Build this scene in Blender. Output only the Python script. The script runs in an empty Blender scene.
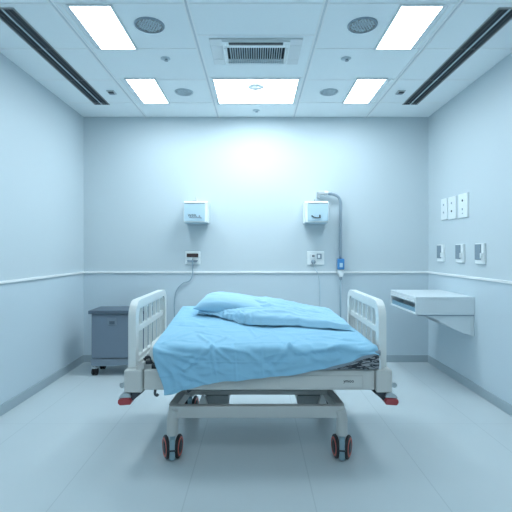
import bpy, bmesh, math, random
from mathutils import Vector, Matrix, noise
random.seed(7)
PI = math.pi
# ---------------------------------------------------------------- camera, world, exposure
CAM_Z = 1.61
F = 420.0
scn = bpy.context.scene
COL = scn.collection
cd = bpy.data.cameras.new('camera')
cam = bpy.data.objects.new('camera', cd)
COL.objects.link(cam)
cam.location = (0, 0, CAM_Z)
cam.rotation_euler = (PI / 2, 0, 0)
cd.sensor_width = 36
cd.lens = 36 * F / 512
cd.shift_y = -5 / 512
cd.clip_start = 0.02
scn.camera = cam
w = bpy.data.worlds.new('world')
scn.world = w
w.use_nodes = True
w.node_tree.nodes['Background'].inputs[0].default_value = (0.6, 0.8, 1, 1)
w.node_tree.nodes['Background'].inputs[1].default_value = 0.05
scn.view_settings.view_transform = 'Standard'
scn.view_settings.look = 'None'
scn.view_settings.gamma = 1
scn.view_settings.use_curve_mapping = False
scn.view_settings.exposure = 1.40
LIGHT = 7.5
LIGHT_COL = (0.81, 0.935, 1.0)
BACK, FRONT, HALF, TOP = 6.09, -2.6, 2.5, 3.553


# ---------------------------------------------------------------- materials
def mat(name, col, rough=0.5, metal=0.0, spec=0.5, emit=None, estr=0.0, var=0.0, vscale=20.0, bump=0.0, bscale=200.0, alpha=None, sheen=0.0):
    m = bpy.data.materials.new(name)
    m.use_nodes = True
    nt = m.node_tree
    b = nt.nodes['Principled BSDF']
    b.inputs['Base Color'].default_value = (*col, 1)
    b.inputs['Roughness'].default_value = rough
    b.inputs['Metallic'].default_value = metal
    b.inputs['Specular IOR Level'].default_value = spec
    if sheen:
        b.inputs['Sheen Weight'].default_value = sheen
    if emit:
        b.inputs['Emission Color'].default_value = (*emit, 1)
        b.inputs['Emission Strength'].default_value = estr
    geo = nt.nodes.new('ShaderNodeNewGeometry') if (var or bump) else None
    if var:
        n = nt.nodes.new('ShaderNodeTexNoise')
        n.inputs['Scale'].default_value = vscale
        n.inputs['Detail'].default_value = 4
        nt.links.new(geo.outputs['Position'], n.inputs['Vector'])
        r = nt.nodes.new('ShaderNodeMix')
        r.data_type = 'RGBA'
        r.inputs[6].default_value = (*[c * (1 - var) for c in col], 1)
        r.inputs[7].default_value = (*[min(1, c * (1 + var)) for c in col], 1)
        nt.links.new(n.outputs['Fac'], r.inputs[0])
        nt.links.new(r.outputs[2], b.inputs['Base Color'])
    if bump:
        n2 = nt.nodes.new('ShaderNodeTexNoise')
        n2.inputs['Scale'].default_value = bscale
        nt.links.new(geo.outputs['Position'], n2.inputs['Vector'])
        bp = nt.nodes.new('ShaderNodeBump')
        bp.inputs['Strength'].default_value = bump
        bp.inputs['Distance'].default_value = 0.002
        nt.links.new(n2.outputs['Fac'], bp.inputs['Height'])
        nt.links.new(bp.outputs['Normal'], b.inputs['Normal'])
    return m


RAIL_Z = 1.30


def wall_material():
    """paint in two tones that meet at the chair rail"""
    m = bpy.data.materials.new('two_tone_wall_paint')
    m.use_nodes = True
    nt = m.node_tree
    b = nt.nodes['Principled BSDF']
    b.inputs['Roughness'].default_value = 0.55
    b.inputs['Specular IOR Level'].default_value = 0.3
    g = nt.nodes.new('ShaderNodeNewGeometry')
    s = nt.nodes.new('ShaderNodeSeparateXYZ')
    c = nt.nodes.new('ShaderNodeMath'); c.operation = 'GREATER_THAN'; c.inputs[1].default_value = RAIL_Z
    mx = nt.nodes.new('ShaderNodeMix'); mx.data_type = 'RGBA'
    mx.inputs[6].default_value = (0.575, 0.685, 0.75, 1)
    mx.inputs[7].default_value = (0.59, 0.68, 0.725, 1)
    nt.links.new(g.outputs['Position'], s.inputs[0])
    nt.links.new(s.outputs['Z'], c.inputs[0])
    nt.links.new(c.outputs[0], mx.inputs[0])
    nt.links.new(mx.outputs[2], b.inputs['Base Color'])
    return m


def floor_material():
    m = bpy.data.materials.new('grey_vinyl_floor')
    m.use_nodes = True
    nt = m.node_tree
    b = nt.nodes['Principled BSDF']
    b.inputs['Roughness'].default_value = 0.2
    b.inputs['Specular IOR Level'].default_value = 0.5
    g = nt.nodes.new('ShaderNodeNewGeometry')
    s = nt.nodes.new('ShaderNodeSeparateXYZ')
    nt.links.new(g.outputs['Position'], s.inputs[0])

    def M(op, a, bb=None):
        n = nt.nodes.new('ShaderNodeMath'); n.operation = op
        for i, v in enumerate((a, bb)):
            if v is None:
                continue
            if isinstance(v, (int, float)):
                n.inputs[i].default_value = v
            else:
                nt.links.new(v, n.inputs[i])
        return n.outputs[0]
    # long seams run away from the viewer every 0.835 m; cross seams every 1.67 m
    fx = M('ABSOLUTE', M('SUBTRACT', M('FRACT', M('DIVIDE', M('ADD', s.outputs['X'], 10.48 + .4175), 0.835)), 0.5))
    sx = M('LESS_THAN', fx, 0.0045)
    fy = M('ABSOLUTE', M('SUBTRACT', M('FRACT', M('DIVIDE', M('ADD', s.outputs['Y'], 20.3), 1.67)), 0.5))
    sy = M('LESS_THAN', fy, 0.0016)
    seam = M('MULTIPLY', M('MAXIMUM', sx, sy), 0.22)
    n = nt.nodes.new('ShaderNodeTexNoise'); n.inputs['Scale'].default_value = 3.0; n.inputs['Detail'].default_value = 6
    nt.links.new(g.outputs['Position'], n.inputs['Vector'])
    mx = nt.nodes.new('ShaderNodeMix'); mx.data_type = 'RGBA'
    mx.inputs[6].default_value = (0.58, 0.655, 0.685, 1)
    mx.inputs[7].default_value = (0.61, 0.685, 0.715, 1)
    nt.links.new(n.outputs['Fac'], mx.inputs[0])
    m2 = nt.nodes.new('ShaderNodeMix'); m2.data_type = 'RGBA'
    m2.inputs[7].default_value = (0.22, 0.3, 0.34, 1)
    nt.links.new(seam, m2.inputs[0])
    nt.links.new(mx.outputs[2], m2.inputs[6])
    nt.links.new(m2.outputs[2], b.inputs['Base Color'])
    r = M('ADD', M('MULTIPLY', n.outputs['Fac'], 0.02), 0.24)
    nt.links.new(r, b.inputs['Roughness'])
    return m


def fabric(name, col, bscale=900, rough=0.75, sheen=0.1):
    return mat(name, col, rough=rough, spec=0.25, bump=0.25, bscale=bscale, sheen=sheen)


M_WALL = wall_material()
M_FLOOR = floor_material()
M_CEIL = mat('ceiling_tile', (0.90, 0.965, 0.99), 0.8, spec=0.2, var=0.015, vscale=60)
M_GRID = mat('ceiling_grid_metal', (0.92, 0.96, 0.97), 0.5)
M_GAP = mat('ceiling_gap', (0.68, 0.74, 0.78), 0.8)
M_TRIMW = mat('chair_rail_paint', (0.88, 0.92, 0.93), 0.4)
M_BASE = mat('baseboard_vinyl', (0.37, 0.46, 0.51), 0.45)
M_EMIT = mat('lamp_diffuser', (0.9, 0.95, 0.97), 0.6, emit=LIGHT_COL, estr=LIGHT)
M_FIXT = mat('fixture_white', (0.75, 0.8, 0.82), 0.4)
M_CREAM = mat('bed_cream_enamel', (0.64, 0.65, 0.63), 0.38, var=0.02, vscale=8)
M_BOARD = mat('end_board_plastic', (0.83, 0.87, 0.86), 0.3)
M_STEEL = mat('bed_grey_enamel', (0.55, 0.57, 0.56), 0.42)
M_DGREY = mat('motor_grey', (0.33, 0.36, 0.365), 0.5)
M_BLACK = mat('black_plastic', (0.02, 0.022, 0.025), 0.4)
M_DARK = mat('dark_metal', (0.06, 0.07, 0.08), 0.4, metal=0.4)
M_RUBBER = mat('black_rubber', (0.015, 0.015, 0.018), 0.45)
M_RED = mat('red_plastic', (0.42, 0.06, 0.07), 0.35)
M_REDDK = mat('red_ring', (0.55, 0.12, 0.09), 0.4)
M_SILVER = mat('brushed_silver', (0.55, 0.6, 0.62), 0.3, metal=0.7)
M_HUB = mat('caster_housing_blue_grey', (0.25, 0.38, 0.44), 0.35)
M_SHEET = fabric('light_blue_sheet', (0.30, 0.58, 0.77))
M_DUVET = fabric('pale_blue_cover', (0.37, 0.64, 0.82))
M_PILLOW = fabric('pale_blue_pillow_case', (0.39, 0.66, 0.84), rough=0.6)
M_MATT = fabric('cream_mattress_ticking', (0.70, 0.73, 0.73))
M_NIGHT = mat('blue_grey_cabinet', (0.19, 0.245, 0.31), 0.45, var=0.05, vscale=5)
M_NIGHTTOP = mat('dark_cabinet_lid', (0.10, 0.14, 0.185), 0.4)
M_NIGHTEDGE = mat('cabinet_edge', (0.22, 0.28, 0.34), 0.4)
M_WHITE = mat('white_plastic', (0.82, 0.89, 0.91), 0.35)
M_PALE = mat('pale_blue_plastic', (0.50, 0.68, 0.78), 0.35)
M_SHELF = mat('shelf_laminate', (0.72, 0.80, 0.84), 0.4)
M_SHELFIN = mat('shelf_blue_tray', (0.20, 0.38, 0.50), 0.35)
M_GREYPIPE = mat('grey_pipe', (0.30, 0.38, 0.45), 0.35, metal=0.3)
M_BLUE = mat('blue_valve_plastic', (0.06, 0.26, 0.58), 0.35)
M_CORD = mat('grey_cord', (0.30, 0.42, 0.50), 0.5)
M_WCORD = mat('pale_cord', (0.52, 0.66, 0.73), 0.5)
M_GREYSW = mat('grey_speckled_panel', (0.23, 0.31, 0.37), 0.5, var=0.35, vscale=120)
M_INK = mat('dark_ink', (0.03, 0.04, 0.05), 0.6)
M_BROWN = mat('dark_brown_plug', (0.05, 0.03, 0.03), 0.5)
M_GRILLEBACK = mat('duct_dark', (0.03, 0.04, 0.05), 0.8)
M_SLAT = mat('grille_slats', (0.55, 0.66, 0.72), 0.4)
M_PERF = mat('perforated_grey', (0.33, 0.40, 0.44), 0.5)


def patterned():
    m = bpy.data.materials.new('grey_patterned_cloth')
    m.use_nodes = True
    nt = m.node_tree
    b = nt.nodes['Principled BSDF']
    b.inputs['Roughness'].default_value = 0.8
    g = nt.nodes.new('ShaderNodeNewGeometry')
    v = nt.nodes.new('ShaderNodeTexNoise')
    v.inputs['Scale'].default_value = 30
    v.inputs['Distortion'].default_value = 2.2
    r = nt.nodes.new('ShaderNodeValToRGB')
    r.color_ramp.elements[0].position = 0.46
    r.color_ramp.elements[0].color = (0.03, 0.035, 0.045, 1)
    r.color_ramp.elements[1].position = 0.58
    r.color_ramp.elements[1].color = (0.36, 0.39, 0.42, 1)
    mp = nt.nodes.new('ShaderNodeMapping')
    mp.inputs['Scale'].default_value = (.35, 1, 1.3)
    mp.inputs['Rotation'].default_value = (0, .35, 0)
    nt.links.new(g.outputs['Position'], mp.inputs[0])
    nt.links.new(mp.outputs[0], v.inputs['Vector'])
    nt.links.new(v.outputs['Fac'], r.inputs[0])
    nt.links.new(r.outputs[0], b.inputs['Base Color'])
    return m


M_PATT = patterned()


# ---------------------------------------------------------------- helpers
def box(bm, x0, x1, y0, y1, z0, z1, mi=0):
    vs = [bm.verts.new(p) for p in ((x0, y0, z0), (x1, y0, z0), (x1, y1, z0), (x0, y1, z0), (x0, y0, z1), (x1, y0, z1), (x1, y1, z1), (x0, y1, z1))]
    for q in ((3, 2, 1, 0), (4, 5, 6, 7), (0, 1, 5, 4), (1, 2, 6, 5), (2, 3, 7, 6), (3, 0, 4, 7)):
        f = bm.faces.new([vs[i] for i in q])
        f.material_index = mi
    return vs


def prism(bm, pts, a, b, axis='y'):
    """extrude a 2D outline between a and b along an axis"""
    def P(p, t):
        return {'y': (p[0], t, p[1]), 'x': (t, p[0], p[1]), 'z': (p[0], p[1], t)}[axis]
    A = [bm.verts.new(P(p, a)) for p in pts]
    B = [bm.verts.new(P(p, b)) for p in pts]
    n = len(pts)
    bm.faces.new(A)
    bm.faces.new(B[::-1])
    for i in range(n):
        bm.faces.new((A[i], B[i], B[(i + 1) % n], A[(i + 1) % n]))


def tube(bm, pts, r, seg=10):
    pts = [Vector(p) for p in pts]
    rings = []
    up = None
    for i, p in enumerate(pts):
        d = (pts[min(i + 1, len(pts) - 1)] - pts[max(i - 1, 0)]).normalized()
        if up is None:
            up = Vector((0, 0, 1)) if abs(d.z) < 0.9 else Vector((1, 0, 0))
        a = d.cross(up).normalized()
        up = a.cross(d).normalized()
        rr = r[i] if isinstance(r, (list, tuple)) else r
        rings.append([bm.verts.new(p + rr * (math.cos(2 * PI * k / seg) * a + math.sin(2 * PI * k / seg) * up)) for k in range(seg)])
    for i in range(len(rings) - 1):
        for k in range(seg):
            bm.faces.new((rings[i][k], rings[i][(k + 1) % seg], rings[i + 1][(k + 1) % seg], rings[i + 1][k]))
    bm.faces.new(rings[0][::-1])
    bm.faces.new(rings[-1])


def smooth_path(pts, n=8):
    """Catmull-Rom through the points"""
    P = [Vector(p) for p in pts]
    P = [P[0] * 2 - P[1]] + P + [P[-1] * 2 - P[-2]]
    out = []
    for i in range(1, len(P) - 2):
        for k in range(n):
            t = k / n
            a, b, c, d = P[i - 1], P[i], P[i + 1], P[i + 2]
            out.append(0.5 * ((2 * b) + (c - a) * t + (2 * a - 5 * b + 4 * c - d) * t * t + (3 * b - a - 3 * c + d) * t ** 3))
    out.append(P[-2])
    return out


def lathe(bm, prof, c, axis='z', seg=32, a0=0.0):
    """prof: list of (radius, offset along axis)"""
    c = Vector(c)
    rings = []
    for r, h in prof:
        ring = []
        if r < 1e-6:
            p = {'z': Vector((0, 0, h)), 'x': Vector((h, 0, 0)), 'y': Vector((0, h, 0))}[axis]
            ring = [bm.verts.new(c + p)]
        else:
            for k in range(seg):
                t = a0 + 2 * PI * k / seg
                u, v = r * math.cos(t), r * math.sin(t)
                p = {'z': Vector((u, v, h)), 'x': Vector((h, u, v)), 'y': Vector((u, h, v))}[axis]
                ring.append(bm.verts.new(c + p))
        rings.append(ring)
    for A, B in zip(rings, rings[1:]):
        if len(A) == 1 and len(B) == 1:
            continue
        for k in range(seg):
            k2 = (k + 1) % seg
            if len(A) == 1:
                bm.faces.new((A[0], B[k2], B[k]))
            elif len(B) == 1:
                bm.faces.new((A[k], A[k2], B[0]))
            else:
                bm.faces.new((A[k], A[k2], B[k2], B[k]))


def obj(name, bm, m, parent=None, bevel=0.0, smooth=False, label=None, seg=2):
    me = bpy.data.meshes.new(name)
    bmesh.ops.recalc_face_normals(bm, faces=bm.faces)
    bm.to_mesh(me)
    bm.free()
    for x in (m if isinstance(m, (list, tuple)) else [m]):
        me.materials.append(x)
    o = bpy.data.objects.new(name, me)
    COL.objects.link(o)
    if parent is not None:
        o.parent = parent
        o.matrix_parent_inverse = Matrix.Identity(4)
    if smooth:
        for p in me.polygons:
            p.use_smooth = True
    if bevel:
        b = o.modifiers.new('bevel', 'BEVEL')
        b.width = bevel
        b.segments = seg
        b.limit_method = 'ANGLE'
        b.angle_limit = math.radians(40)
        b.harden_normals = False
    if label:
        o['label'] = label
    return o


def tag(o, label, cat, group=None):
    o['label'] = label
    o['category'] = cat
    if group:
        o['group'] = group
    return o


def thing(name, label, cat, loc=(0, 0, 0), group=None):
    o = bpy.data.objects.new(name, None)
    o.empty_display_size = 0.1
    COL.objects.link(o)
    o.location = loc
    return tag(o, label, cat, group)


def struct(name, bm, m, bevel=0.0):
    o = obj(name, bm, m, bevel=bevel)
    o['kind'] = 'structure'
    return o


def B():
    return bmesh.new()


def copy_tree(o, parent=None):
    c = o.copy()
    COL.objects.link(c)
    if parent is not None:
        c.parent = parent
    for ch in list(o.children):
        copy_tree(ch, c)
    return c


def text_mesh(body, size, depth, m, name, parent, loc, rot=(PI / 2, 0, 0)):
    """raised lettering turned into an ordinary mesh"""
    cu = bpy.data.curves.new(name, 'FONT')
    cu.body = body
    cu.size = size
    cu.extrude = depth
    cu.align_x = 'CENTER'
    cu.align_y = 'CENTER'
    t = bpy.data.objects.new('tmp_text', cu)
    COL.objects.link(t)
    dg = bpy.context.evaluated_depsgraph_get()
    dg.update()
    me = bpy.data.meshes.new_from_object(t.evaluated_get(dg))
    bpy.data.objects.remove(t)
    me.materials.clear()
    me.materials.append(m)
    o = bpy.data.objects.new(name, me)
    COL.objects.link(o)
    o.location = loc
    o.rotation_euler = rot
    o.parent = parent
    return o


# ---------------------------------------------------------------- the room
bm = B(); box(bm, -HALF - .1, HALF + .1, FRONT - .1, BACK + .1, -0.1, 0); struct('floor', bm, M_FLOOR)
bm = B(); box(bm, -HALF - .1, HALF + .1, FRONT - .1, BACK + .1, TOP, TOP + 0.1); struct('ceiling', bm, M_CEIL)
bm = B(); box(bm, -HALF - .1, HALF + .1, BACK, BACK + .1, 0, TOP); struct('wall_back', bm, M_WALL)
bm = B(); box(bm, -HALF - .1, HALF + .1, FRONT - .1, FRONT, 0, TOP); struct('wall_front', bm, M_WALL)
bm = B(); box(bm, -HALF - .1, -HALF, FRONT, BACK, 0, TOP); struct('wall_left', bm, M_WALL)
bm = B(); box(bm, HALF, HALF + .1, FRONT, BACK, 0, TOP); struct('wall_right', bm, M_WALL)
# chair rails
RT = .018
bm = B(); box(bm, -HALF, HALF, BACK - RT, BACK, RAIL_Z - .012, RAIL_Z + .016); struct('trim_1', bm, M_TRIMW, bevel=.003)
bm = B(); box(bm, -HALF, -HALF + RT, FRONT, BACK - RT, RAIL_Z - .012, RAIL_Z + .016); struct('trim_2', bm, M_TRIMW, bevel=.003)
bm = B(); box(bm, HALF - RT, HALF, FRONT, BACK - RT, RAIL_Z - .012, RAIL_Z + .016); struct('trim_3', bm, M_TRIMW, bevel=.003)
# baseboards
BT, BH = .015, .105
bm = B(); box(bm, -HALF, HALF, BACK - BT, BACK, 0, BH); struct('baseboard_back', bm, M_BASE, bevel=.004)
bm = B(); box(bm, -HALF, -HALF + BT, FRONT, BACK - BT, 0, BH); struct('baseboard_left', bm, M_BASE, bevel=.004)
bm = B(); box(bm, HALF - BT, HALF, FRONT, BACK - BT, 0, BH); struct('baseboard_right', bm, M_BASE, bevel=.004)

# ceiling grid: double runners along the room, single cross bars
ROWS = [3.30 + .735 * k for k in range(-8, 4)]
ROWS = [y for y in ROWS if FRONT < y < BACK - .1]
bm = B()
for x in (-1.6, -.55, .55, 1.6):
    for s in (-1, 1):
        xa = x + s * .017
        box(bm, xa - .007, xa + .007, FRONT, BACK, TOP - .006, TOP + .001)
for y in ROWS:
    for x0, x1 in ((-HALF, -1.624), (-1.576, -.574), (.574, 1.576), (1.624, HALF)):
        box(bm, x0, x1, y - .006, y + .006, TOP - .004, TOP + .001)
for y in (.36, 1.1, 1.83, 2.56, 3.30, 3.78, 4.70, 5.53):
    box(bm, -.526, .526, y - .006, y + .006, TOP - .004, TOP + .001)
struct('trim_4', bm, M_GRID)
bm = B()
for x in (-1.6, -.55, .55, 1.6):
    box(bm, x - .0095, x + .0095, FRONT, BACK, TOP - .001, TOP + .001)
for y in ROWS:
    for x0, x1 in ((-HALF, -1.624), (-1.576, -.574), (.574, 1.576), (1.624, HALF)):
        box(bm, x0, x1, y + .0065, y + .0105, TOP - .0015, TOP + .001)
for y in (3.30, 3.78, 4.70, 5.53):
    box(bm, -.526, .526, y + .0065, y + .0105, TOP - .0015, TOP + .001)
struct('trim_5', bm, M_GAP)


# ---------------------------------------------------------------- ceiling lights
def ceiling_light(wx, wy, loc, label, group='slim ceiling light panels'):
    t = thing('ceiling_light', label, 'ceiling light', (loc[0], loc[1], TOP), group)
    bm = B()
    a, b, f = wx / 2, wy / 2, .022
    z0, z1 = -.014, 0
    box(bm, -a - f, -a, -b - f, b + f, z0, z1)
    box(bm, a, a + f, -b - f, b + f, z0, z1)
    box(bm, -a, a, -b - f, -b, z0, z1)
    box(bm, -a, a, b, b + f, z0, z1)
    obj('frame', bm, M_FIXT, t, bevel=.003)
    bm = B(); box(bm, -a, a, -b, b, -.010, 0)
    obj('diffuser', bm, M_EMIT, t)
    return t


XL = 1.315
ceiling_light(.32, .70, (-XL, 3.668, 0), 'long narrow lit ceiling panel, left one nearest the viewer')
ceiling_light(.32, .70, (XL, 3.668, 0), 'long narrow lit ceiling panel, right one nearest the viewer')
ceiling_light(.31, .76, (-XL + .01, 5.11, 0), 'small lit ceiling panel near the back wall, left of centre')
ceiling_light(.31, .76, (XL - .01, 5.11, 0), 'small lit ceiling panel near the back wall, right of centre')
ceiling_light(.95, .76, (0, 5.11, 0), 'wide lit ceiling panel in the middle behind the air vent', None)
# unseen fill panels added over the viewer's end to brighten the room
for y in (.75, -1.2):
    for s in (-1, 1):
        ceiling_light(.33, .73, (s * XL, y, 0), 'added fill light panel at the viewer end of the room, out of the picture', 'added fill panels at the viewer end')

# round pale detector on the wide light
t = thing('smoke_detector', 'pale round detector on the wide lit ceiling panel', 'smoke detector', (0, 4.92, TOP - .0105))
bm = B(); lathe(bm, [(0, 0), (.10, 0), (.10, -.012), (.085, -.02), (0, -.022)], (0, 0, 0), seg=40); obj('base', bm, M_WHITE, t, smooth=False)
bm = B(); lathe(bm, [(.05, -.021), (.05, -.034), (.035, -.04), (0, -.042)], (0, 0, 0), seg=32); obj('cap', bm, M_WHITE, t)

# side reveal strips outside the narrow lights
bm = B()
for s in (-1, 1):
    for y0, y1 in ((3.31, 4.03), (4.74, 5.50)):
        x = s * 1.535
        box(bm, x - .006, x + .006, y0, y1, TOP - .008, TOP + .001)
struct('trim_6', bm, M_GRID)


# ---------------------------------------------------------------- air conditioning cassette
def ring(bm, x0, x1, y0, y1, f, z0, z1):
    box(bm, x0, x1, y0, y0 + f, z0, z1)
    box(bm, x0, x1, y1 - f, y1, z0, z1)
    box(bm, x0, x0 + f, y0 + f, y1 - f, z0, z1)
    box(bm, x1 - f, x1, y0 + f, y1 - f, z0, z1)


t = thing('air_conditioner_vent', 'square white air conditioning cassette with dark slatted grille in the ceiling', 'air vent', (0, 4.08, TOP))
bm = B(); ring(bm, -.43, .43, -.25, .27, .115, -.014, 0); obj('panel', bm, M_FIXT, t, bevel=.004)
bm = B(); ring(bm, -.315, .315, -.24, .24, .04, -.034, -.0145); obj('inner_frame', bm, M_WHITE, t, bevel=.006)
bm = B(); box(bm, -.30, .30, -.225, .225, -.0055, -.0005); obj('duct_backing', bm, M_GRILLEBACK, t)
bm = B()
for k in range(23):
    x = -.245 + k * .49 / 22
    prism(bm, [(x - .005, -.0325), (x - .001, -.0325), (x + .007, -.013), (x + .003, -.013)], -.125, .20, 'y')
obj('grille', bm, M_SLAT, t)
bm = B(); box(bm, -.274, .274, -.199, -.132, -.034, -.0145); obj('front_bar', bm, M_WHITE, t, bevel=.003)
bm = B(); box(bm, -.25, .25, -.236, -.200, -.044, -.0345); obj('louvre', bm, M_DARK, t, bevel=.002)
for s in (-1, 1):
    bm = B(); box(bm, s * .295 - .010, s * .295 + .010, -.13, .19, -.037, -.0342); obj('side_flap', bm, M_SILVER, t, bevel=.001)


# ---------------------------------------------------------------- round diffusers and small detectors
def round_vent(r, x, y, label, open_pattern):
    t = thing('ceiling_speaker', label, 'ceiling speaker', (x, y, TOP), 'round perforated ceiling grilles')
    bm = B(); lathe(bm, [(r * .86, 0), (r, 0), (r, -.006), (r * .95, -.012), (r * .86, -.010)], (0, 0, 0), seg=48)
    obj('rim', bm, M_SLAT if not open_pattern else M_GREYPIPE, t, smooth=True)
    bm = B(); lathe(bm, [(0, -.003), (r * .86, -.003), (r * .86, -.0005), (0, -.0005)], (0, 0, 0), seg=48)
    obj('backing', bm, M_DGREY if open_pattern else M_GREYPIPE, t)
    bm = B()
    rr = r * .80
    st = r * .2 if open_pattern else r * .16
    n = int(rr / st) + 1
    for i in range(-n, n + 1):
        for j in range(-n, n + 1):
            px, py = (i + .5 * (j % 2)) * st, j * st * .87
            if px * px + py * py < rr * rr:
                q = st * (.31 if open_pattern else .36)
                an = random.uniform(0, PI)
                c, s = math.cos(an) * q * 1.3, math.sin(an) * q * 1.3
                c2, s2 = -math.sin(an) * q * .7, math.cos(an) * q * .7
                prism(bm, [(px - c - c2, py - s - s2), (px + c - c2, py + s - s2), (px + c + c2, py + s + s2), (px - c + c2, py - s + s2)], -.010, -.0032, 'z')
    obj('grille', bm, M_SLAT, t)
    return t


round_vent(.128, -.915, 3.61, 'large round perforated ceiling grille beside the near left light panel', True)
round_vent(.128, .915, 3.61, 'large round perforated ceiling grille beside the near right light panel', True)
round_vent(.112, -.88, 5.13, 'round ceiling grille between the back left and wide centre light panels', False)
round_vent(.112, .89, 5.13, 'round ceiling grille between the wide centre and back right light panels', False)


def sprinkler(x, y, label):
    t = thing('fire_sprinkler', label, 'sprinkler', (x, y, TOP), 'ceiling sprinkler heads')
    bm = B(); lathe(bm, [(0, 0), (.05, 0), (.05, -.003), (.036, -.009), (0, -.010)], (0, 0, 0), seg=28); obj('rosette', bm, M_SLAT, t, smooth=True)
    bm = B(); lathe(bm, [(0, -.010), (.014, -.010), (.012, -.019), (.020, -.022), (.020, -.024), (0, -.025)], (.008, 0, 0), seg=18); obj('head', bm, M_GREYPIPE, t)


sprinkler(-.913, 4.24, 'small ceiling sprinkler head on the tile left of the air vent')
sprinkler(.909, 4.24, 'small ceiling sprinkler head on the tile right of the air vent')
sprinkler(0, 5.80, 'small ceiling sprinkler head behind the wide centre light')


def sensor(x, y, label):
    t = thing('motion_sensor', label, 'sensor', (x, y, TOP), 'ceiling sensors by the linear diffusers')
    bm = B(); box(bm, -.045, .045, -.06, .06, -.012, 0); obj('housing', bm, M_SILVER, t, bevel=.003)
    bm = B(); box(bm, -.028, .034, -.045, .0, -.022, -.0125); obj('lens', bm, M_DARK, t, bevel=.003)
    bm = B(); box(bm, -.034, .028, .012, .05, -.018, -.0125); obj('cover', bm, M_GREYPIPE, t, bevel=.002)


sensor(-1.765, 5.13, 'small square ceiling sensor by the end of the left linear diffuser')
sensor(1.765, 5.13, 'small square ceiling sensor by the end of the right linear diffuser')


def slot_diffuser(s, label):
    t = thing('linear_diffuser', label, 'air diffuser', (s * 2.035, 4.45, TOP), 'long black linear ceiling diffusers')
    L0, L1 = -1.10, 1.11
    bm = B(); ring(bm, -.10, .10, L0, L1, .012, -.010, 0); obj('frame', bm, M_DGREY, t, bevel=.002)
    bm = B(); box(bm, -.0875, .0875, L0 + .0125, L1 - .0125, -.004, -.0005); obj('duct_backing', bm, M_GRILLEBACK, t)
    bm = B(); box(bm, -.006, .006, L0 + .013, L1 - .013, -.012, -.0045); obj('divider', bm, M_SLAT, t)
    for q in (-1, 1):
        bm = B(); box(bm, q * .046 - .004, q * .046 + .004, L0 + .013, L1 - .013, -.010, -.0045); obj('vane', bm, M_DARK, t)
        bm = B(); box(bm, q * .072 - .003, q * .072 + .003, L0 + .013, L1 - .013, -.009, -.0045); obj('vane', bm, M_DARK, t)


slot_diffuser(-1, 'long black linear ceiling diffuser along the left wall')
slot_diffuser(1, 'long black linear ceiling diffuser along the right wall')


# ---------------------------------------------------------------- cabinet by the left wall
t = thing('bedside_cabinet', 'blue grey lidded cabinet on casters behind the left end of the bed', 'cabinet', (-1.785, 5.60, 0))
bm = B(); box(bm, -.34, .36, -.185, .20, .225, .80); obj('body', bm, M_NIGHT, t, bevel=.012)
bm = B(); box(bm, -.37, .39, -.215, .225, .80, .845); obj('lid', bm, M_NIGHTTOP, t, bevel=.008)
bm = B(); box(bm, -.315, .335, -.190, -.1852, .245, .77); d = obj('door', bm, M_NIGHT, t, bevel=.002)
bm = B()
prism(bm, [(-.34, .218), (.36, .218), (.36, .13), (.22, .115), (.10, .145), (-.05, .13), (-.25, .125), (-.34, .135)], -.19, .19, 'y')
obj('skirt', bm, M_NIGHTEDGE, t, bevel=.004)
bm = B(); ring2 = box(bm, -.125, -.005, -.202, -.1905, .655, .745); la = obj('latch', bm, M_NIGHTEDGE, t, bevel=.006)
bm = B(); box(bm, -.10, -.03, -.210, -.2025, .67, .71); obj('latch_flap', bm, M_NIGHTTOP, la, bevel=.003)
for x in (-.305, .30):
    for y in (-.145, .14):
        c = bpy.data.objects.new('caster', None)
        COL.objects.link(c); c.parent = t; c.location = (x, y, 0)
        bm = B(); tube(bm, [(0, 0, .14), (0, 0, .105)], .014); box(bm, -.034, .034, -.03, .03, .085, .11); obj('fork', bm, M_SILVER, c, bevel=.003)
        for s in (-1, 1):
            bm = B(); lathe(bm, [(0, -.012), (.046, -.012), (.05, -.008), (.05, .008), (.046, .012), (0, .012)], (s * .020, 0, .05), 'x', 24)
            obj('wheel', bm, M_RUBBER, c)

# ---------------------------------------------------------------- wall dispensers


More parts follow.
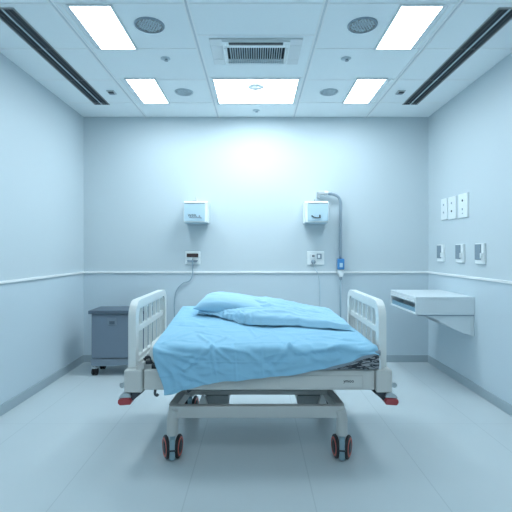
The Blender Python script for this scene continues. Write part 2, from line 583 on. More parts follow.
def dispenser(x0, x1, label, marks, side):
    xc = (x0 + x1) / 2
    t = thing('wall_dispenser', label, 'dispenser', (xc, BACK, 2.005), 'wall dispensers above the sockets')
    hw = (x1 - x0) / 2
    bm = B(); prism(bm, [(-.0, .0), (-.0, .30), (-.24, .30), (-.29, .275), (-.29, .0)], -hw, hw, 'x'); obj('housing', bm, M_WHITE, t, bevel=.008)
    a = -hw + (.01 if side < 0 else .035)
    b = hw - (.035 if side < 0 else .01)
    bm = B(); box(bm, a, b, -.298, -.2905, .018, .255); fr = obj('front_cover', bm, M_PALE, t, bevel=.004)
    bm = B(); box(bm, a, b, -.300, -.2905, .259, .272); obj('seam', bm, M_GREYPIPE, t)
    bm = B()
    if marks == 'letters':
        text_mesh('WEEL', .05, .001, M_INK, 'lettering', fr, (-.04, -.2995, .095))
        prism(bm, [(-.085, .062), (-.045, .058), (.05, .06), (.085, .050), (.09, .064), (.07, .075), (.062, .10), (.048, .10), (.045, .072), (-.045, .07), (-.06, .08), (-.085, .078)], -.3025, -.2985, 'y')
    else:
        tube(bm, smooth_path([(-.075, -.302, .095), (-.05, -.306, .075), (0, -.308, .062), (.05, -.306, .072)], 5), .006, 8)
        box(bm, .030, .045, -.310, -.2985, .062, .104)
    obj('handle', bm, M_GREYPIPE if marks == 'letters' else M_DARK, fr)
    bm = B(); box(bm, -hw + .02, hw - .02, -.27, -.02, -.012, -.0005); obj('drip_tray', bm, M_PALE, t)
    bm = B()
    if marks == 'letters':
        box(bm, -.055, .0, -.16, -.02, .3005, .33)
        prism(bm, [(-.035, .3305), (-.002, .3305), (-.012, .36), (-.018, .385), (-.026, .36)], -.11, -.07, 'y')
        obj('pump_nozzle', bm, M_SILVER, t, bevel=.003)
    else:
        tube(bm, [(.0, -.09, .3005), (.0, -.09, .345)], .014)
        tube(bm, [(-.05, -.09, .335), (.01, -.09, .322)], .007)
        obj('pump_nozzle', bm, M_SILVER, t)
    return t


dispenser(-1.0, -.672, 'white wall dispenser with printed lettering above the left socket', 'letters', -1)
dispenser(.680, 1.005, 'white wall dispenser with curved dark handle beside the grey pipe', 'handle', 1)

# ---------------------------------------------------------------- wall sockets and cords
t = thing('wall_socket', 'white wall socket with dark plugs above the left of the bed', 'socket', (-.913, BACK, 1.51), 'sockets on the back wall')
bm = B(); box(bm, -.112, .108, -.018, 0, -.095, .095); obj('plate', bm, M_WHITE, t, bevel=.008)
bm = B(); box(bm, -.085, .08, -.046, -.0185, .012, .064); obj('plug', bm, M_BROWN, t, bevel=.006)
bm = B(); box(bm, -.066, -.012, -.034, -.0185, -.024, .008); obj('rocker', bm, M_WHITE, t, bevel=.003)
bm = B(); box(bm, .012, .066, -.034, -.0185, -.024, .008); obj('rocker', bm, M_WHITE, t, bevel=.003)
bm = B(); prism(bm, [(-.082, -.030), (.078, -.030), (.055, -.066), (-.076, -.056)], -.042, -.0185, 'y'); obj('plug', bm, M_GREYPIPE, t, bevel=.004)
bm = B()
tube(bm, smooth_path([(-.913, BACK - .05, 1.50), (-.913, BACK - .05, 1.40), (-.914, BACK - .04, 1.27), (-.955, BACK - .03, 1.185), (-1.06, BACK - .03, 1.14), (-1.15, BACK - .03, 1.03), (-1.175, BACK - .04, .86), (-1.165, BACK - .06, .60), (-1.10, BACK - .3, .46), (-1.0, BACK - .9, .45), (-.95, BACK - 1.6, .55)], 8), .0075, 8)
tag(obj('power_cord', bm, M_CORD, smooth=True), 'thin grey cord looping down from the left wall socket', 'cord')

t = thing('wall_socket', 'white double wall socket with a plug below the right dispenser', 'socket', (.862, BACK, 1.505), 'sockets on the back wall')
bm = B(); box(bm, -.125, .125, -.018, 0, -.095, .10); obj('plate', bm, M_WHITE, t, bevel=.008)
bm = B(); box(bm, -.085, -.005, -.028, -.0185, -.02, .062); obj('socket_insert', bm, M_FIXT, t, bevel=.004)
bm = B(); box(bm, .015, .085, -.034, -.0185, -.01, .068); obj('switch', bm, M_GREYPIPE, t, bevel=.004)
bm = B(); box(bm, .030, .062, -.038, -.0345, .005, .05); obj('rocker', bm, M_WHITE, t, bevel=.003)
bm = B(); box(bm, -.05, -.035, -.031, -.0285, .02, .045); box(bm, -.03, -.02, -.031, -.0285, .02, .045); obj('pin_hole', bm, M_INK, t)
bm = B(); lathe(bm, [(0, -.06), (.024, -.058), (.033, -.045), (.033, -.019), (0, -.019)], (-.035, 0, -.052), 'y', 20); obj('plug', bm, M_GREYPIPE, t, smooth=True)
bm = B()
tube(bm, smooth_path([(.827, BACK - .055, 1.45), (.835, BACK - .055, 1.38), (.89, BACK - .045, 1.28), (.92, BACK - .03, 1.15), (.925, BACK - .03, .95), (.93, BACK - .04, .7), (.90, BACK - .5, .42), (.85, BACK - 1.5, .5)], 8), .006, 8)
tag(obj('power_cord', bm, M_WCORD, smooth=True), 'pale thin cord hanging from the right wall socket', 'cord')

# ---------------------------------------------------------------- grey pipe with blue valve
t = thing('infusion_pipe', 'bent grey pipe with blue valve running down the back wall', 'pipe', (1.21, BACK, 0))
YP = -.08
bm = B(); box(bm, -.33, -.21, YP - .03, YP + .03, 2.415, 2.465); box(bm, -.335, -.30, YP - .02, -.0, 2.37, 2.46); obj('wall_bracket', bm, M_SILVER, t, bevel=.005)
bm = B()
pp = smooth_path([(-.22, YP, 2.44), (-.12, YP, 2.425), (-.04, YP, 2.39), (-.005, YP, 2.32), (0, YP, 2.2), (0, YP, 1.9), (0, YP, 1.50)], 8)
tube(bm, pp, [.026 if i < 8 else .021 for i in range(len(pp))], 14)
obj('pipe', bm, M_GREYPIPE, t, smooth=True)
bm = B(); lathe(bm, [(0, .028), (.030, .028), (.034, .02), (.034, -.02), (.030, -.028), (0, -.028)], (-.21, YP, 2.437), 'x', 20); obj('collar', bm, M_SILVER, t)
bm = B(); box(bm, -.048, .048, YP - .045, YP + .035, 1.345, 1.50); v = obj('valve', bm, M_BLUE, t, bevel=.012, seg=3)
bm = B(); box(bm, -.022, .022, YP - .052, YP - .0455, 1.38, 1.44); obj('valve_window', bm, M_PALE, v, bevel=.003)
bm = B(); prism(bm, [(-.045, 1.34), (.045, 1.34), (.038, 1.28), (.024, 1.24), (-.02, 1.24), (-.038, 1.28)], YP - .03, YP + .03, 'y'); obj('connector', bm, M_WHITE, t, bevel=.006)
bm = B(); box(bm, -.02, .02, YP - .022, YP + .022, 1.20, 1.2395); obj('nozzle', bm, M_GREYPIPE, t, bevel=.003)
bm = B(); tube(bm, [(0, YP, 1.205), (0, YP, .9), (.0, YP, .5), (0, YP, .02)], .0125, 10); obj('hose', bm, M_CORD, t, smooth=True)

# ---------------------------------------------------------------- right wall: plates and switches


def wall_plate(ya, yb, z0, z1, label, style):
    t = thing('outlet_plate', label, 'wall plate', (HALF, (ya + yb) / 2, (z0 + z1) / 2), 'tall white plates on the right wall')
    hy, hz = abs(yb - ya) / 2, (z1 - z0) / 2
    bm = B(); box(bm, -.022, 0, -hy, hy, -hz, hz); obj('plate', bm, M_WHITE, t, bevel=.005)
    for k, z in enumerate((hz * .42, -hz * .30)):
        bm = B(); lathe(bm, [(0, -.028), (.013, -.027), (.013, -.0225), (0, -.0225)], (0, 0, z), 'x', 16)
        obj('port', bm, M_INK if style == k + 1 or style == 3 else M_GREYPIPE, t)
    if style == 1:
        bm = B(); box(bm, -.024, -.0225, -.012, .012, -hz * .7, -hz * .6); obj('mark', bm, M_GREYPIPE, t)


wall_plate(5.46, 5.63, 2.02, 2.30, 'tall white wall plate, farthest of the upper three on the right wall', 0)
wall_plate(5.22, 5.42, 2.015, 2.30, 'tall white wall plate, middle of the upper three on the right wall', 2)
wall_plate(4.93, 5.15, 2.01, 2.30, 'tall white wall plate, nearest of the upper three on the right wall', 1)


def switch_unit(ya, yb, label):
    z0, z1 = 1.468, 1.695
    t = thing('switch_unit', label, 'switch', (HALF, (ya + yb) / 2, z0), 'grey fronted switches on the right wall')
    h = abs(yb - ya) / 2
    H = z1 - z0
    bm = B(); box(bm, -.03, 0, -h, h, 0, H); obj('plate', bm, M_WHITE, t, bevel=.006)
    bm = B(); box(bm, -.040, -.0305, -h + .05, h - .012, .045, H - .01); obj('grey_panel', bm, M_GREYSW, t, bevel=.003)
    bm = B(); box(bm, -.05, -.0305, -h + .012, -h + .04, .06, .12); obj('lever', bm, M_WHITE, t, bevel=.003)


switch_unit(5.55, 5.73, 'grey fronted wall switch, farthest of the lower three on the right wall')
switch_unit(5.02, 5.20, 'grey fronted wall switch, middle of the lower three on the right wall')
switch_unit(4.56, 4.74, 'grey fronted wall switch, nearest of the lower three on the right wall')

# ---------------------------------------------------------------- wall shelf
t = thing('wall_shelf', 'white box shelf with open blue tray side, fixed to the right wall', 'shelf', (HALF, 5.2, .88))
X0, X1, Y0, Y1 = -.675, -.0, -.40, .50
bm = B()
box(bm, X0, X1, Y0, Y1, .175, .205)
box(bm, X0, X1, Y0, Y1, 0, .022)
box(bm, X0, X1, Y0, Y0 + .022, .022, .175)
box(bm, X0, X1, Y1 - .022, Y1, .022, .175)
box(bm, X0 + .16, X0 + .18, Y0 + .022, Y1 - .022, .022, .175)
obj('carcass', bm, M_SHELF, t, bevel=.004)
bm = B()
box(bm, X0 + .012, X0 + .155, Y0 + .03, Y1 - .03, .0225, .034)
box(bm, X0 + .012, X0 + .022, Y0 + .03, Y1 - .03, .034, .075)
obj('tray', bm, M_SHELFIN, t, bevel=.003)
bm = B(); box(bm, X0 - .008, X0 + .01, Y0 + .024, Y1 - .024, .135, .172); obj('flap', bm, M_SHELF, t, bevel=.003)
bm = B(); box(bm, X0 + .03, X1, Y0 + .01, Y1 - .03, -.014, -.0005); obj('mounting_plate', bm, M_GREYPIPE, t, bevel=.002)
bm = B(); prism(bm, [(-.52, -.0145), (-.02, -.0145), (-.02, -.235), (-.10, -.225), (-.22, -.17)], Y0 + .03, Y0 + .055, 'y'); obj('bracket', bm, M_SHELF, t, bevel=.003)
bm = B(); prism(bm, [(-.52, -.0145), (-.02, -.0145), (-.02, -.235), (-.10, -.225), (-.22, -.17)], Y1 - .11, Y1 - .085, 'y'); obj('bracket', bm, M_SHELF, t, bevel=.003)
bm = B(); box(bm, -.0195, 0, Y0 + .015, Y1 - .06, -.25, -.0145); obj('wall_mount', bm, M_SHELF, t, bevel=.003)

# ---------------------------------------------------------------- the bed
YN, YF = 3.15, 4.30          # near and far rail faces
bed = thing('hospital_bed', 'cream adjustable hospital bed frame on four casters in mid room', 'hospital bed', (0, 0, 0))


def side_rail(y, s):
    bm = B()
    box(bm, -.845, .893, y, y + s * .045, .565, .715)
    o = obj('side_rail', bm, M_CREAM, bed, bevel=.010, seg=3)
    return o


fr = side_rail(YN + .005, 1)
side_rail(YF - .005, -1)
bm = B(); box(bm, .18, .80, YN + .0005, YN + .0048, .583, .672); rp = obj('rail_inset', bm, M_CREAM, fr, bevel=.002)
bm = B(); ring(bm, .175, .805, YN + .0005, YN + .0046, .0, 0, 0) if False else box(bm, .178, .802, YN + .0035, YN + .0049, .579, .676)
obj('inset_shadow_gap', bm, M_STEEL, fr)
text_mesh('ymoo', .034, .0012, M_INK, 'lettering', rp, (.695, YN - .0005, .634))
for (y, s) in ((YN, 1), (YF, -1)):
    for xa, xb in ((-.985, -.850), (.898, 1.018)):
        bm = B(); box(bm, xa, xb, y - s * .02, y + s * .12, .552, .722)
        obj('corner_block', bm, M_CREAM, bed, bevel=.012, seg=3)
for x in (-.93, .955):
    bm = B(); box(bm, x - .045, x + .045, YN + .125, YF - .125, .60, .70); obj('end_beam', bm, M_CREAM, bed, bevel=.008)
# mattress platform
bm = B(); box(bm, -.80, .86, YN + .06, YF - .06, .70, .742)
for k in range(9):
    box(bm, -.78 + k * .2, -.76 + k * .2, YN + .055, YF - .055, .66, .70)
obj('platform', bm, M_DARK, bed, bevel=.004)


def rr(y0, y1, z0, z1, r, n=6):
    """rounded rectangle outline, counterclockwise; r = radii (bl, br, tr, tl)"""
    out = []
    for (cx, cy, rad, a0) in ((y0, z0, r[0], PI), (y1, z0, r[1], 1.5 * PI), (y1, z1, r[2], 0), (y0, z1, r[3], .5 * PI)):
        sx = 1 if cx == y0 else -1
        sz = 1 if cy == z0 else -1
        for k in range(n + 1):
            a = a0 + (PI / 2) * k / n
            out.append((cx + sx * rad + rad * math.cos(a), cy + sz * rad + rad * math.sin(a)))
    return out


def end_board(xc, name, lab):
    """panel with a rounded outline and two rows of cut-out slots, built by filling the outline with holes"""
    t_ = .058
    bm = B()
    outer = rr(3.20, 4.30, .715, 1.225, (.01, .01, .12, .13), 8)
    inner = rr(3.285, 4.225, .74, 1.165, (.03, .03, .06, .07), 8)
    holes = []
    n = 6
    ya, yb = 3.305, 4.205
    wgap = .021
    ww = ((yb - ya) - wgap * (n - 1)) / n
    for k in range(n):
        a = ya + k * (ww + wgap)
        ztop = 1.148
        rr_up = [.012] * 4
        if k == 0: rr_up[3] = .055
        if k == n - 1: rr_up[2] = .055
        holes.append(rr(a, a + ww, 1.015, ztop, rr_up, 4))
        holes.append(rr(a, a + ww, .775, .968, (.012,) * 4, 3))

    def filled(loops, th):
        bm = B()
        edges = []
        for L in loops:
            vs = [bm.verts.new((xc - th / 2, p[0], p[1])) for p in L]
            for i in range(len(vs)):
                edges.append(bm.edges.new((vs[i], vs[(i + 1) % len(vs)])))
        res = bmesh.ops.triangle_fill(bm, use_beauty=True, use_dissolve=False, edges=edges)
        faces = [g for g in res['geom'] if isinstance(g, bmesh.types.BMFace)]
        ext = bmesh.ops.extrude_face_region(bm, geom=faces)
        for v_ in [g for g in ext['geom'] if isinstance(g, bmesh.types.BMVert)]:
            v_.co.x += th
        return bm
    o = obj(name, filled([outer, inner], t_), M_BOARD, bed, label=lab)
    pn = obj('slotted_panel', filled([inner] + holes, .028), M_BOARD, o)
    for q, w_ in ((o, .012), (pn, .004)):
        bv = q.modifiers.new('bevel', 'BEVEL'); bv.width = w_; bv.segments = 3; bv.limit_method = 'ANGLE'; bv.angle_limit = math.radians(50)
    return o


end_board(-.945, 'headboard', None)
end_board(.965, 'footboard', None)

# hinge hardware between boards and platform
for sx, x in ((1, -.83), (-1, .885)):
    for yy in (YN + .10, YF - .12):
        bm = B()
        box(bm, x - .022, x + .03, yy - .03, yy + .03, .7425, .765)
        tube(bm, smooth_path([(x - .03, yy - .02, .75), (x - .01, yy - .03, .80), (x + .02, yy - .03, .79), (x + .025, yy - .02, .75)], 5), .008, 8)
        tube(bm, [(x - .04, yy, .775), (x + .04, yy + .01, .79)], .007, 8)
        obj('hinge', bm, M_DARK, bed)
bm = B(); prism(bm, [(-.905, .7225), (-.84, .7225), (-.84, .775), (-.86, .775)], YN + .0, YN + .05, 'y'); obj('gusset', bm, M_CREAM, bed, bevel=.004)
bm = B(); tube(bm, [(.925, YN + .02, .7225), (.925, YN + .02, .78), (.925, YN + .02, .80)], [.02, .016, .008], 12); obj('post_cap', bm, M_WHITE, bed)

# base frame
BZ0, BZ1 = .318, .412
YB0, YB1 = 3.24, 4.20
bm = B()
box(bm, -.675, .685, YB0, YB0 + .06, BZ0, BZ1)
obj('base_beam', bm, M_STEEL, bed, bevel=.01, seg=3)
bm = B(); box(bm, -.62, .63, YB1 - .06, YB1, BZ0 + .03, BZ1 + .02); obj('base_beam', bm, M_STEEL, bed, bevel=.01)
bm = B(); box(bm, -.60, .60, 3.56, 3.61, .39, .43); obj('cross_bar', bm, M_STEEL, bed, bevel=.005)
for s in (-1, 1):
    bm = B()
    xa, xb = s * .69 + .005, s * .62
    p0, p1 = (xa, YB0 + .0, 0), (xb, YB1, 0)
    w_ = .05
    vs = []
    for z in (BZ0, BZ1):
        pass
    prism(bm, [(xa - s * .0, YB0 + .061), (xa - s * .07, YB0 + .061), (xb - s * .07, YB1 - .061), (xb, YB1 - .061)], BZ0 + .01, BZ1, 'z')
    obj('base_side', bm, M_STEEL, bed, bevel=.006)
# lift mechanism
for x in (-.33, .448):
    bm = B(); box(bm, x - .098, x + .10, 3.55, 3.90, .310, .389); obj('motor_housing', bm, M_DGREY, bed, bevel=.006)
for xa, xb in ((-.46, -.30), (.50, .36)):
    for y in (3.66, 3.80):
        bm = B(); prism(bm, [(xa, .43), (xa + .05, .43), (xb + .05, .60), (xb, .60)], y, y + .025, 'y'); obj('lift_arm', bm, M_STEEL, bed, bevel=.004)
for x in (-.435, .54):
    bm = B(); prism(bm, [(x - .04, .345), (x + .045, .345), (x + .025, .40), (x + .01, .435), (x - .01, .435)], 3.42, 3.45, 'y'); obj('foot_bracket', bm, M_BOARD, bed, bevel=.003)
bm = B(); box(bm, -.205, .265, 3.74, 3.80, .50, .55); obj('cross_bar', bm, M_STEEL, bed, bevel=.005)
bm = B(); prism(bm, [(.08, .38), (.27, .38), (.27, .40), (.16, .43), (.08, .43)], 3.62, 3.66, 'y'); obj('actuator', bm, M_DGREY, bed, bevel=.004)
bm = B(); tube(bm, [(-.29, YN + .10, .56), (-.50, YN + .12, .535), (-.53, YN + .1, .525)], [.01, .012, .016], 10); obj('release_lever', bm, M_DARK, bed)

# legs and casters
for y in (YB0 + .03, YB1 - .05):
    for x in (-.650, .668):
        s = -1 if x < 0 else 1
        bm = B()
        tube(bm, smooth_path([(x - s * .02, y, .385), (x - s * .008, y, .345), (x, y, .30), (x, y, .25), (x, y, .182)], 4), .0445, 20)
        obj('leg', bm, M_STEEL, bed, smooth=True, bevel=.004)


def make_caster():
    c = bpy.data.objects.new('caster', None)
    COL.objects.link(c); c.parent = bed
    bm = B(); prism(bm, [(-.085, .02), (-.085, .11), (-.06, .165), (-.03, .181), (.03, .181), (.06, .165), (.085, .11), (.085, .02), (.05, .012), (-.05, .012)], -.021, .021, 'x')
    obj('caster_housing', bm, M_HUB, c, bevel=.006)
    bm = B(); box(bm, -.026, .026, -.093, -.0855, .088, .10); obj('brake_pedal', bm, M_DARK, c, bevel=.002)
    for s in (-1, 1):
        bm = B()
        lathe(bm, [(0, -s * .012), (.080, -s * .012), (.0885, -s * .006), (.0885, s * .006), (.082, s * .012), (.073, s * .014), (0, s * .014)], (0, 0, 0), 'x', 40)
        wh = obj('wheel', bm, M_RUBBER, c, smooth=False)
        wh.location = (s * .047, 0, .0885)
        wh.rotation_euler = (0, 0, -s * .27)
        bm = B()
        lathe(bm, [(.072, s * .0142), (.069, s * .018), (.058, s * .018), (.056, s * .0142)], (0, 0, 0), 'x', 40)
        obj('red_ring', bm, M_REDDK, wh, label='red ring on the wheel')
        bm = B()
        lathe(bm, [(.050, s * .0142), (.036, s * .022), (0, s * .024)], (0, 0, 0), 'x', 32)
        obj('hub_cap', bm, M_BLACK, wh)
    return c


c0 = make_caster()
spots = [(-.650, YB0 + .03), (.668, YB0 + .03), (-.650, YB1 - .05), (.668, YB1 - .05)]
turn = [.17, -.17, .1, -.1]
for i, (x, y) in enumerate(spots):
    c = c0 if i == 0 else copy_tree(c0, bed)
    c.location = (x, y, 0)
    c.rotation_euler = (0, 0, turn[i])

# corner bumpers
for s in (-1, 1):
    for yb, ys in ((YN + .0, 1), (YF - .10, 1)):
        x = -.985 if s < 0 else 1.018
        xi = x - s * .14
        bm = B(); prism(bm, [(xi, .5515), (x - s * .01, .5515), (x + s * .0, .52), (x - s * .02, .47), (x - s * .06, .485)], yb + .01, yb + .07, 'y')
        a = obj('bumper_arm', bm, M_DARK, bed, bevel=.004)
        bm = B(); prism(bm, [(x - s * .05, .462), (x + s * .035, .456), (x + s * .048, .475), (x + s * .046, .500), (x - s * .035, .512), (x - s * .055, .49)], yb - .02, yb + .09, 'y')
        bp = obj('corner_bumper', bm, M_RED, bed, bevel=.008, seg=3, label='red corner bumper')
        bm = B(); prism(bm, [(x - s * .05, .5125), (x + s * .045, .509), (x + s * .03, .532), (x + s * .005, .545), (x - s * .04, .545)], yb - .01, yb + .08, 'y')
        obj('bumper_cover', bm, M_SILVER, bp, bevel=.003)
        bm = B(); lathe(bm, [(0, -.015), (.02, -.013), (.022, 0), (.02, .013), (0, .015)], (x + s * .022, yb + .02, .600), 'y', 18)
        box(bm, min(x, x + s * .01), max(x, x + s * .01), yb + .012, yb + .028, .594, .606)
        obj('roller_knob', bm, M_SILVER, bed)
bm = B()
tube(bm, smooth_path([(-.76, YN + .02, .565), (-.76, YN + .01, .535), (-.745, YN + .005, .525), (-.735, YN + .01, .535)], 5), .010, 8)
obj('bag_hook', bm, M_DARK, bed)


# ---------------------------------------------------------------- mattress, sheets, pillow
def sstep(a, b, x):
    t_ = min(1, max(0, (x - a) / (b - a)))
    return t_ * t_ * (3 - 2 * t_)


def lerp(a, b, t_):
    return a + (b - a) * t_


def top_z(x, y):
    """height of the bedding's upper side; the mattress rises towards the far side"""
    t_ = (y - YN) / (YF - YN)
    side = lerp(.888, 1.020 - .045 * x, t_)
    return side


def grid_obj(name, P, m, thick, parent=None, flip=False):
    nu, nv = len(P), len(P[0])
    bm = B()
    V = [[bm.verts.new(P[i][j]) for j in range(nv)] for i in range(nu)]
    for i in range(nu - 1):
        for j in range(nv - 1):
            bm.faces.new((V[i][j], V[i + 1][j], V[i + 1][j + 1], V[i][j + 1]))
    o = obj(name, bm, m, parent, smooth=True)
    s = o.modifiers.new('thickness', 'SOLIDIFY')
    s.thickness = thick
    s.offset = -1
    return o


# mattress: lofted rounded slab
bm = B()
nu = 24
rings = []
MX0, MX1, MY0, MY1 = -.858, .895, 3.165, 4.25


def sq(x, y, k):
    """a point k of the way out from the slab's middle"""
    return x, y


prof = [(0.955, 0), (.985, .08), (1, .25), (1, .6), (.995, .85), (.975, .96), (.94, 1)]
cx, cy = (MX0 + MX1) / 2, (MY0 + MY1) / 2
hx, hy = (MX1 - MX0) / 2, (MY1 - MY0) / 2
outl = []
for k in range(64):
    a = 2 * PI * k / 64
    c_, s_ = math.cos(a), math.sin(a)
    e = .22
    outl.append((math.copysign(abs(c_) ** e, c_), math.copysign(abs(s_) ** e, s_)))
for sc_, h_ in prof:
    ringv = []
    for (u, v_) in outl:
        ix = hx - (1 - sc_) * .8
        iy = hy - (1 - sc_) * .8
        x, y = cx + u * ix, cy + v_ * iy
        x *= 1 - .19 * (y - MY0) / (MY1 - MY0)
        zt = top_z(x, y) - .014
        ringv.append(bm.verts.new((x, y, lerp(.744, zt, h_))))
    rings.append(ringv)
for A, Bv in zip(rings, rings[1:]):
    for k in range(64):
        bm.faces.new((A[k], A[(k + 1) % 64], Bv[(k + 1) % 64], Bv[k]))
bm.faces.new(rings[0][::-1]); bm.faces.new(rings[-1])
mt = obj('mattress', bm, M_MATT, smooth=True)
tag(mt, 'cream mattress on the hospital bed, seen at its left corner', 'mattress')

HEM = [(-.79, .545), (-.68, .548), (-.59, .575), (-.41, .617), (-.2, .645), (0, .668), (.27, .692), (.48, .735), (.66, .782), (.80, .835), (.935, .862)]


def interp(tab, x):
    if x <= tab[0][0]:
        return tab[0][1]
    for (a, va), (b, vb) in zip(tab, tab[1:]):
        if x <= b:
            return va + (vb - va) * (x - a) / (b - a)
    return tab[-1][1]


def seg_d(px, py, a, b):
    ax, ay = a; bx, by = b
    dx, dy = bx - ax, by - ay
    t_ = max(0, min(1, ((px - ax) * dx + (py - ay) * dy) / (dx * dx + dy * dy + 1e-9)))
    return math.hypot(px - ax - t_ * dx, py - ay - t_ * dy), t_


# creases in (x, s): s > 0 down the front drape, s < 0 back over the top
CREASES = [
    ((-.33, -.02), (-.30, .26), .010, .009), ((-.33, -.02), (-.55, .16), .014, .014), ((-.72, .03), (-.45, .22), .022, .012),
    ((-.74, .05), (-.58, .27), .024, .012), ((-.76, .0), (-.40, .12), .018, .012), ((-.33, -.02), (-.18, .10), .013, .010),
    ((-.33, -.02), (-.46, -.22), .014, .012), ((-.33, -.02), (-.22, -.20), .014, .010), ((-.33, -.02), (-.05, .03), .012, .009),
    ((-.70, -.05), (-.52, -.30), .013, .010), ((-.05, .03), (.15, .20), .018, .009), ((.25, -.02), (.10, .14), .016, .010),
    ((.25, -.02), (.52, .10), .017, .010), ((.25, -.02), (.35, -.2), .013, .009), ((.45, -.05), (.85, .03), .022, .010),
    ((.15, .10), (.60, .06), .022, .010), ((.0, .16), (.45, .10), .02, .009), ((-.55, .20), (-.15, .14), .022, .008),
    ((-.78, -.5), (-.30, -.42), .012, .009), ((.0, -.14), (.12, -.28), .012, .008), ((.55, -.22), (.85, -.08), .02, .010),
    ((-.66, .1), (-.64, .32), .022, .009),
    ((-.16, .03), (-.15, .24), .007, .005), ((.04, .02), (.05, .20), .007, .004), ((-.60, .10), (.30, .095), .006, .003),
    ((-.70, .02), (-.38, .07), .012, .010), ((-.64, .16), (-.36, .26), .014, .010), ((.3, .03), (.75, -.02), .014, .009),
    ((-.15, -.05), (.35, -.07), .012, .006), ((.40, -.16), (.86, -.12), .014, .008), ((-.62, -.12), (-.40, -.07), .012, .008),
    ((.55, .0), (.86, -.06), .012, .009), ((.0, -.2), (-.06, -.42), .012, .008), ((-.5, -.32), (-.28, -.2), .012, .008),
]


def crease(x, s_):
    h = 0
    for a, b, wd, amp in CREASES:
        d_, t_ = seg_d(x, s_, a, b)
        fade = math.sin(PI * min(1, max(0, .15 + .85 * t_))) ** .5 if t_ < 1 else 0.2
        h += amp * (math.exp(-(d_ / wd) ** 2) - .55 * math.exp(-((d_ - 1.9 * wd) / (1.3 * wd)) ** 2)) * (.35 + .65 * fade)
    return h * min(1, math.hypot(x + .33, s_ + .02) / .09 + .25)


def wrinkle(x, s_, sc_=1.0, seed=0):
    q = Vector((x * 2.6 * sc_ + 3 + seed, s_ * 5.0 * sc_, 1.7 + seed))
    a = noise.noise(q)
    q2 = Vector((x * 5 + s_ * 3 + seed, s_ * 8 - x * 2, 5.1))
    b = 1 - abs(noise.noise(q2)) * 2
    q3 = Vector((x * 11 + seed, s_ * 16 + x * 5, 9.1))
    return .010 * a + .0065 * max(0, b) ** 3 + .0022 * noise.noise(q3)


P = []
NU, NT, NA, ND = 200, 90, 10, 46
for i in range(NU + 1):
    u = i / NU
    row = []
    xb = lerp(-.768, .912, u)
    hem = interp(HEM, xb)
    topn = top_z(xb, YN + .02) + .012
    R = .035
    ratio = (topn - hem)
    for j in range(NT + NA + ND + 1):
        if j <= NT:
            v_ = j / NT
            y = lerp(YF - .045, YN + .035, v_)
            s_ = -(y - YN)
            xl = lerp(-.735, -.768, v_); xr = lerp(.80, .912, v_)
            x = lerp(xl, xr, u)
            z = top_z(x, y) + .010
            fall = max(0, (xb - .86) / .07)
            z -= .028 * fall * fall
            z += -.03 * sstep(YF - .10, YF - .04, y) ** 2
            h = crease(x, s_) * .8 + wrinkle(x, s_) * .8 + .008
            e = min(1, (xb + .775) / .05, (.935 - xb) / .04)
            h *= .35 + .65 * max(0, e)
            p = Vector((x, y, z + max(0, h) * .9))
        else:
            if j <= NT + NA:
                a = (j - NT) / NA * PI / 2
                y = YN + .035 - (R + .022) * math.sin(a)
                z = top_z(xb, YN) + .010 - R * (1 - math.cos(a))
                s_ = -.035 + .055 * (j - NT) / NA
                nrm = Vector((0, -math.sin(a), math.cos(a)))
                dn = 0
            else:
                dn = (j - NT - NA) / ND
                z0_ = top_z(xb, YN) + .010 - R
                z = lerp(z0_, min(hem, z0_ - .012), dn)
                y = YN + .035 - R - .022 - .012 * sstep(0, 1, dn)
                s_ = .02 + (z0_ - z)
                nrm = Vector((0, -1, 0))
            x = xb + .09 * (1 - u) ** 6 * sstep(0, 1, dn)
            h = crease(xb, s_) + wrinkle(xb, s_) * (1 + .6 * dn) + .010
            h += .006 * dn * math.sin(xb * 23 + 2 * math.sin(xb * 7))
            fl = max(0, (xb - .86) / .07)
            p = Vector((x, y, z - .028 * fl * fl)) + nrm * max(0.0, h)
            if dn > 0:
                p.z += .006 * dn * noise.noise(Vector((xb * 6, 3, 1)))
        row.append(p)
    P.append(row)
sheet = grid_obj('bed_sheet', P, M_SHEET, .005)
tag(sheet, 'light blue sheet draped over the front of the bed with creases', 'bed sheet')

# patterned under blanket peeping out at the right corner
P = []
for i in range(101):
    u = i / 100
    x = lerp(.12, .915, u)
    row = []
    hem = interp(HEM, x) + .02
    for j in range(15):
        v_ = j / 14
        z = lerp(max(hem, .76), .728, v_)
        y = YN - .005 - .012 * math.sin(v_ * PI) - .010 * abs(math.sin(x * 14 + v_ * 6)) * sstep(.2, .6, x) - .012 * abs(noise.noise(Vector((x * 14, v_ * 4, 2))))
        row.append(Vector((x, y, z)))
    P.append(row)
ub = grid_obj('under_blanket', P, M_PATT, .004)
tag(ub, 'grey and black patterned blanket bunched under the sheet at right corner', 'blanket')
P = []
for i in range(101):
    u = i / 100
    x = lerp(.30, .925, u)
    row = []
    hem = interp(HEM, x)
    for j in range(9):
        v_ = j / 8
        zc = lerp(hem + .012, hem - .026, v_)
        y = YN - .026 - .006 * math.sin(v_ * PI) - .004 * noise.noise(Vector((x * 9, v_ * 2, 7)))
        row.append(Vector((x, y, max(zc, .73))))
    P.append(row)
us = grid_obj('under_sheet', P, fabric('grey_blue_under_sheet', (0.30, 0.36, 0.42)), .004)
tag(us, 'thin grey under sheet edge showing below the light blue sheet', 'sheet')

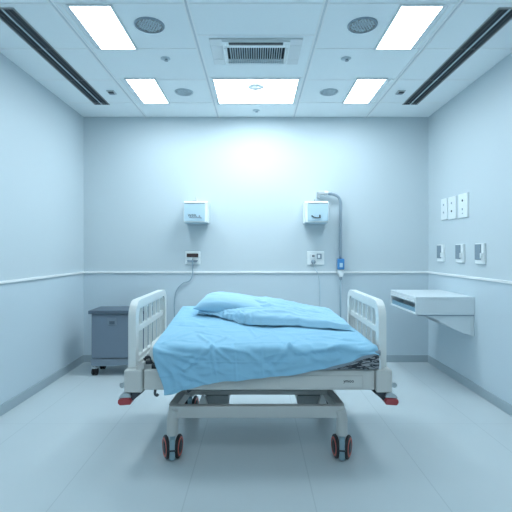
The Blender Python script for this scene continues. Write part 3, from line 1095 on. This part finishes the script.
# folded cover lying over the far half of the bed
EDGE = [(-.60, 3.97), (-.50, 3.90), (-.35, 3.84), (-.22, 3.74), (-.10, 3.64), (.05, 3.60), (.3, 3.60), (.55, 3.57), (.80, 3.52), (.9, 3.50)]
CROWN = [(-.60, .0), (-.5, .01), (-.25, .07), (-.05, .125), (.12, .125), (.3, .095), (.45, .065), (.6, .035), (.75, .012), (.9, .0)]
P = []
NU, NV = 170, 80
for i in range(NU + 1):
    u = i / NU
    row = []
    for j in range(NV + 1):
        v_ = j / NV
        xf, xn = lerp(-.56, .765, u), lerp(-.56, .835, u)
        x = lerp(xf, xn, v_)
        ye = interp(EDGE, x) + .012 * noise.noise(Vector((x * 5, 0, 4)))
        y = lerp(YF - .03, ye, v_)
        base = top_z(x, y) + .022
        cr = interp(CROWN, x)
        body = sstep(0, .10, v_)
        h = .010 + cr * (math.sin(PI * min(1, (v_ ** .75) * .85 + .12)) ** .8) * body
        # rolled near edge
        roll = sstep(.62, .80, v_) * (1 - sstep(.95, 1, v_) * .8)
        h += (.030 if x > -.15 else .010 + .014 * sstep(-.4, -.15, x)) * roll
        if v_ > .985:
            h *= .25
        # long folds and, on the left, a ruffled hem
        f1 = noise.noise(Vector((x * 1.8 + v_ * 2, v_ * 9, 2.2)))
        f2 = 1 - 2 * abs(noise.noise(Vector((x * 3.2 + v_ * 3.5, v_ * 6 - x * 2, 8.2))))
        h += (.014 * f1 + .013 * max(0, f2) ** 2) * body
        f3 = 1 - 2 * abs(noise.noise(Vector((x * 6 - v_ * 5, v_ * 13 + x * 4, 4.4))))
        h += .006 * max(0, f3) ** 3 * body
        h += .007 * (math.exp(-((v_ - .70 - .03 * math.sin(5 * x)) / .03) ** 2)) - .008 * math.exp(-((v_ - .63 - .03 * math.sin(5 * x)) / .025) ** 2)
        ruf = (1 - sstep(-.12, .02, x)) * sstep(.72, .98, v_)
        h += .020 * ruf * noise.noise(Vector((x * 38, v_ * 20, 3)))
        y += .018 * ruf * noise.noise(Vector((x * 30, v_ * 10, 6)))
        lim = min(1, u / .04 + .1, (1 - u) / .04 + .1)
        row.append(Vector((x, y, base + max(.004, h) * lim)))
    P.append(row)
cover = grid_obj('folded_cover', P, M_DUVET, .006)
tag(cover, 'pale blue folded cover lying across the back half of the bed', 'blanket')

# pillow
bm = B()
N = 40
L, D_, H_ = .37, .215, .085


def pil(u, v_, s_):
    a, b = abs(u), abs(v_)
    pin = 1 - .10 * (1 - b ** 2) * a ** 6
    pin2 = 1 - .14 * (1 - a ** 2) * b ** 6
    x, y = u * L * pin, v_ * D_ * pin2
    hh = ((1 - a ** 2.6) * (1 - b ** 2.6)) ** .52
    z = s_ * H_ * hh * (1.15 if s_ > 0 else .6)
    if s_ > 0:
        z += .008 * hh * noise.noise(Vector((u * 3, v_ * 4, 1))) + .006 * hh * max(0, 1 - 3 * abs(noise.noise(Vector((u * 2.5 + v_, v_ * 5, 4)))))
        z *= 1.0 - .30 * u * 1
    return Vector((x, y, z))


VT = {}
for s_ in (1, -1):
    for i in range(N + 1):
        for j in range(N + 1):
            u, v_ = math.sin((i / N * 2 - 1) * PI / 2), math.sin((j / N * 2 - 1) * PI / 2)
            edge = i in (0, N) or j in (0, N)
            if edge and s_ < 0:
                VT[(s_, i, j)] = VT[(1, i, j)]
            else:
                VT[(s_, i, j)] = bm.verts.new(pil(u, v_, s_))
for s_ in (1, -1):
    for i in range(N):
        for j in range(N):
            q = (VT[(s_, i, j)], VT[(s_, i + 1, j)], VT[(s_, i + 1, j + 1)], VT[(s_, i, j + 1)])
            bm.faces.new(q if s_ > 0 else q[::-1])
pl = obj('pillow', bm, M_PILLOW, smooth=True)
pl.location = (-.19, 4.03, 1.085)
pl.rotation_euler = (math.radians(8), math.radians(3), math.radians(-9))
tag(pl, 'plump pale blue pillow on the far left of the bed', 'pillow')
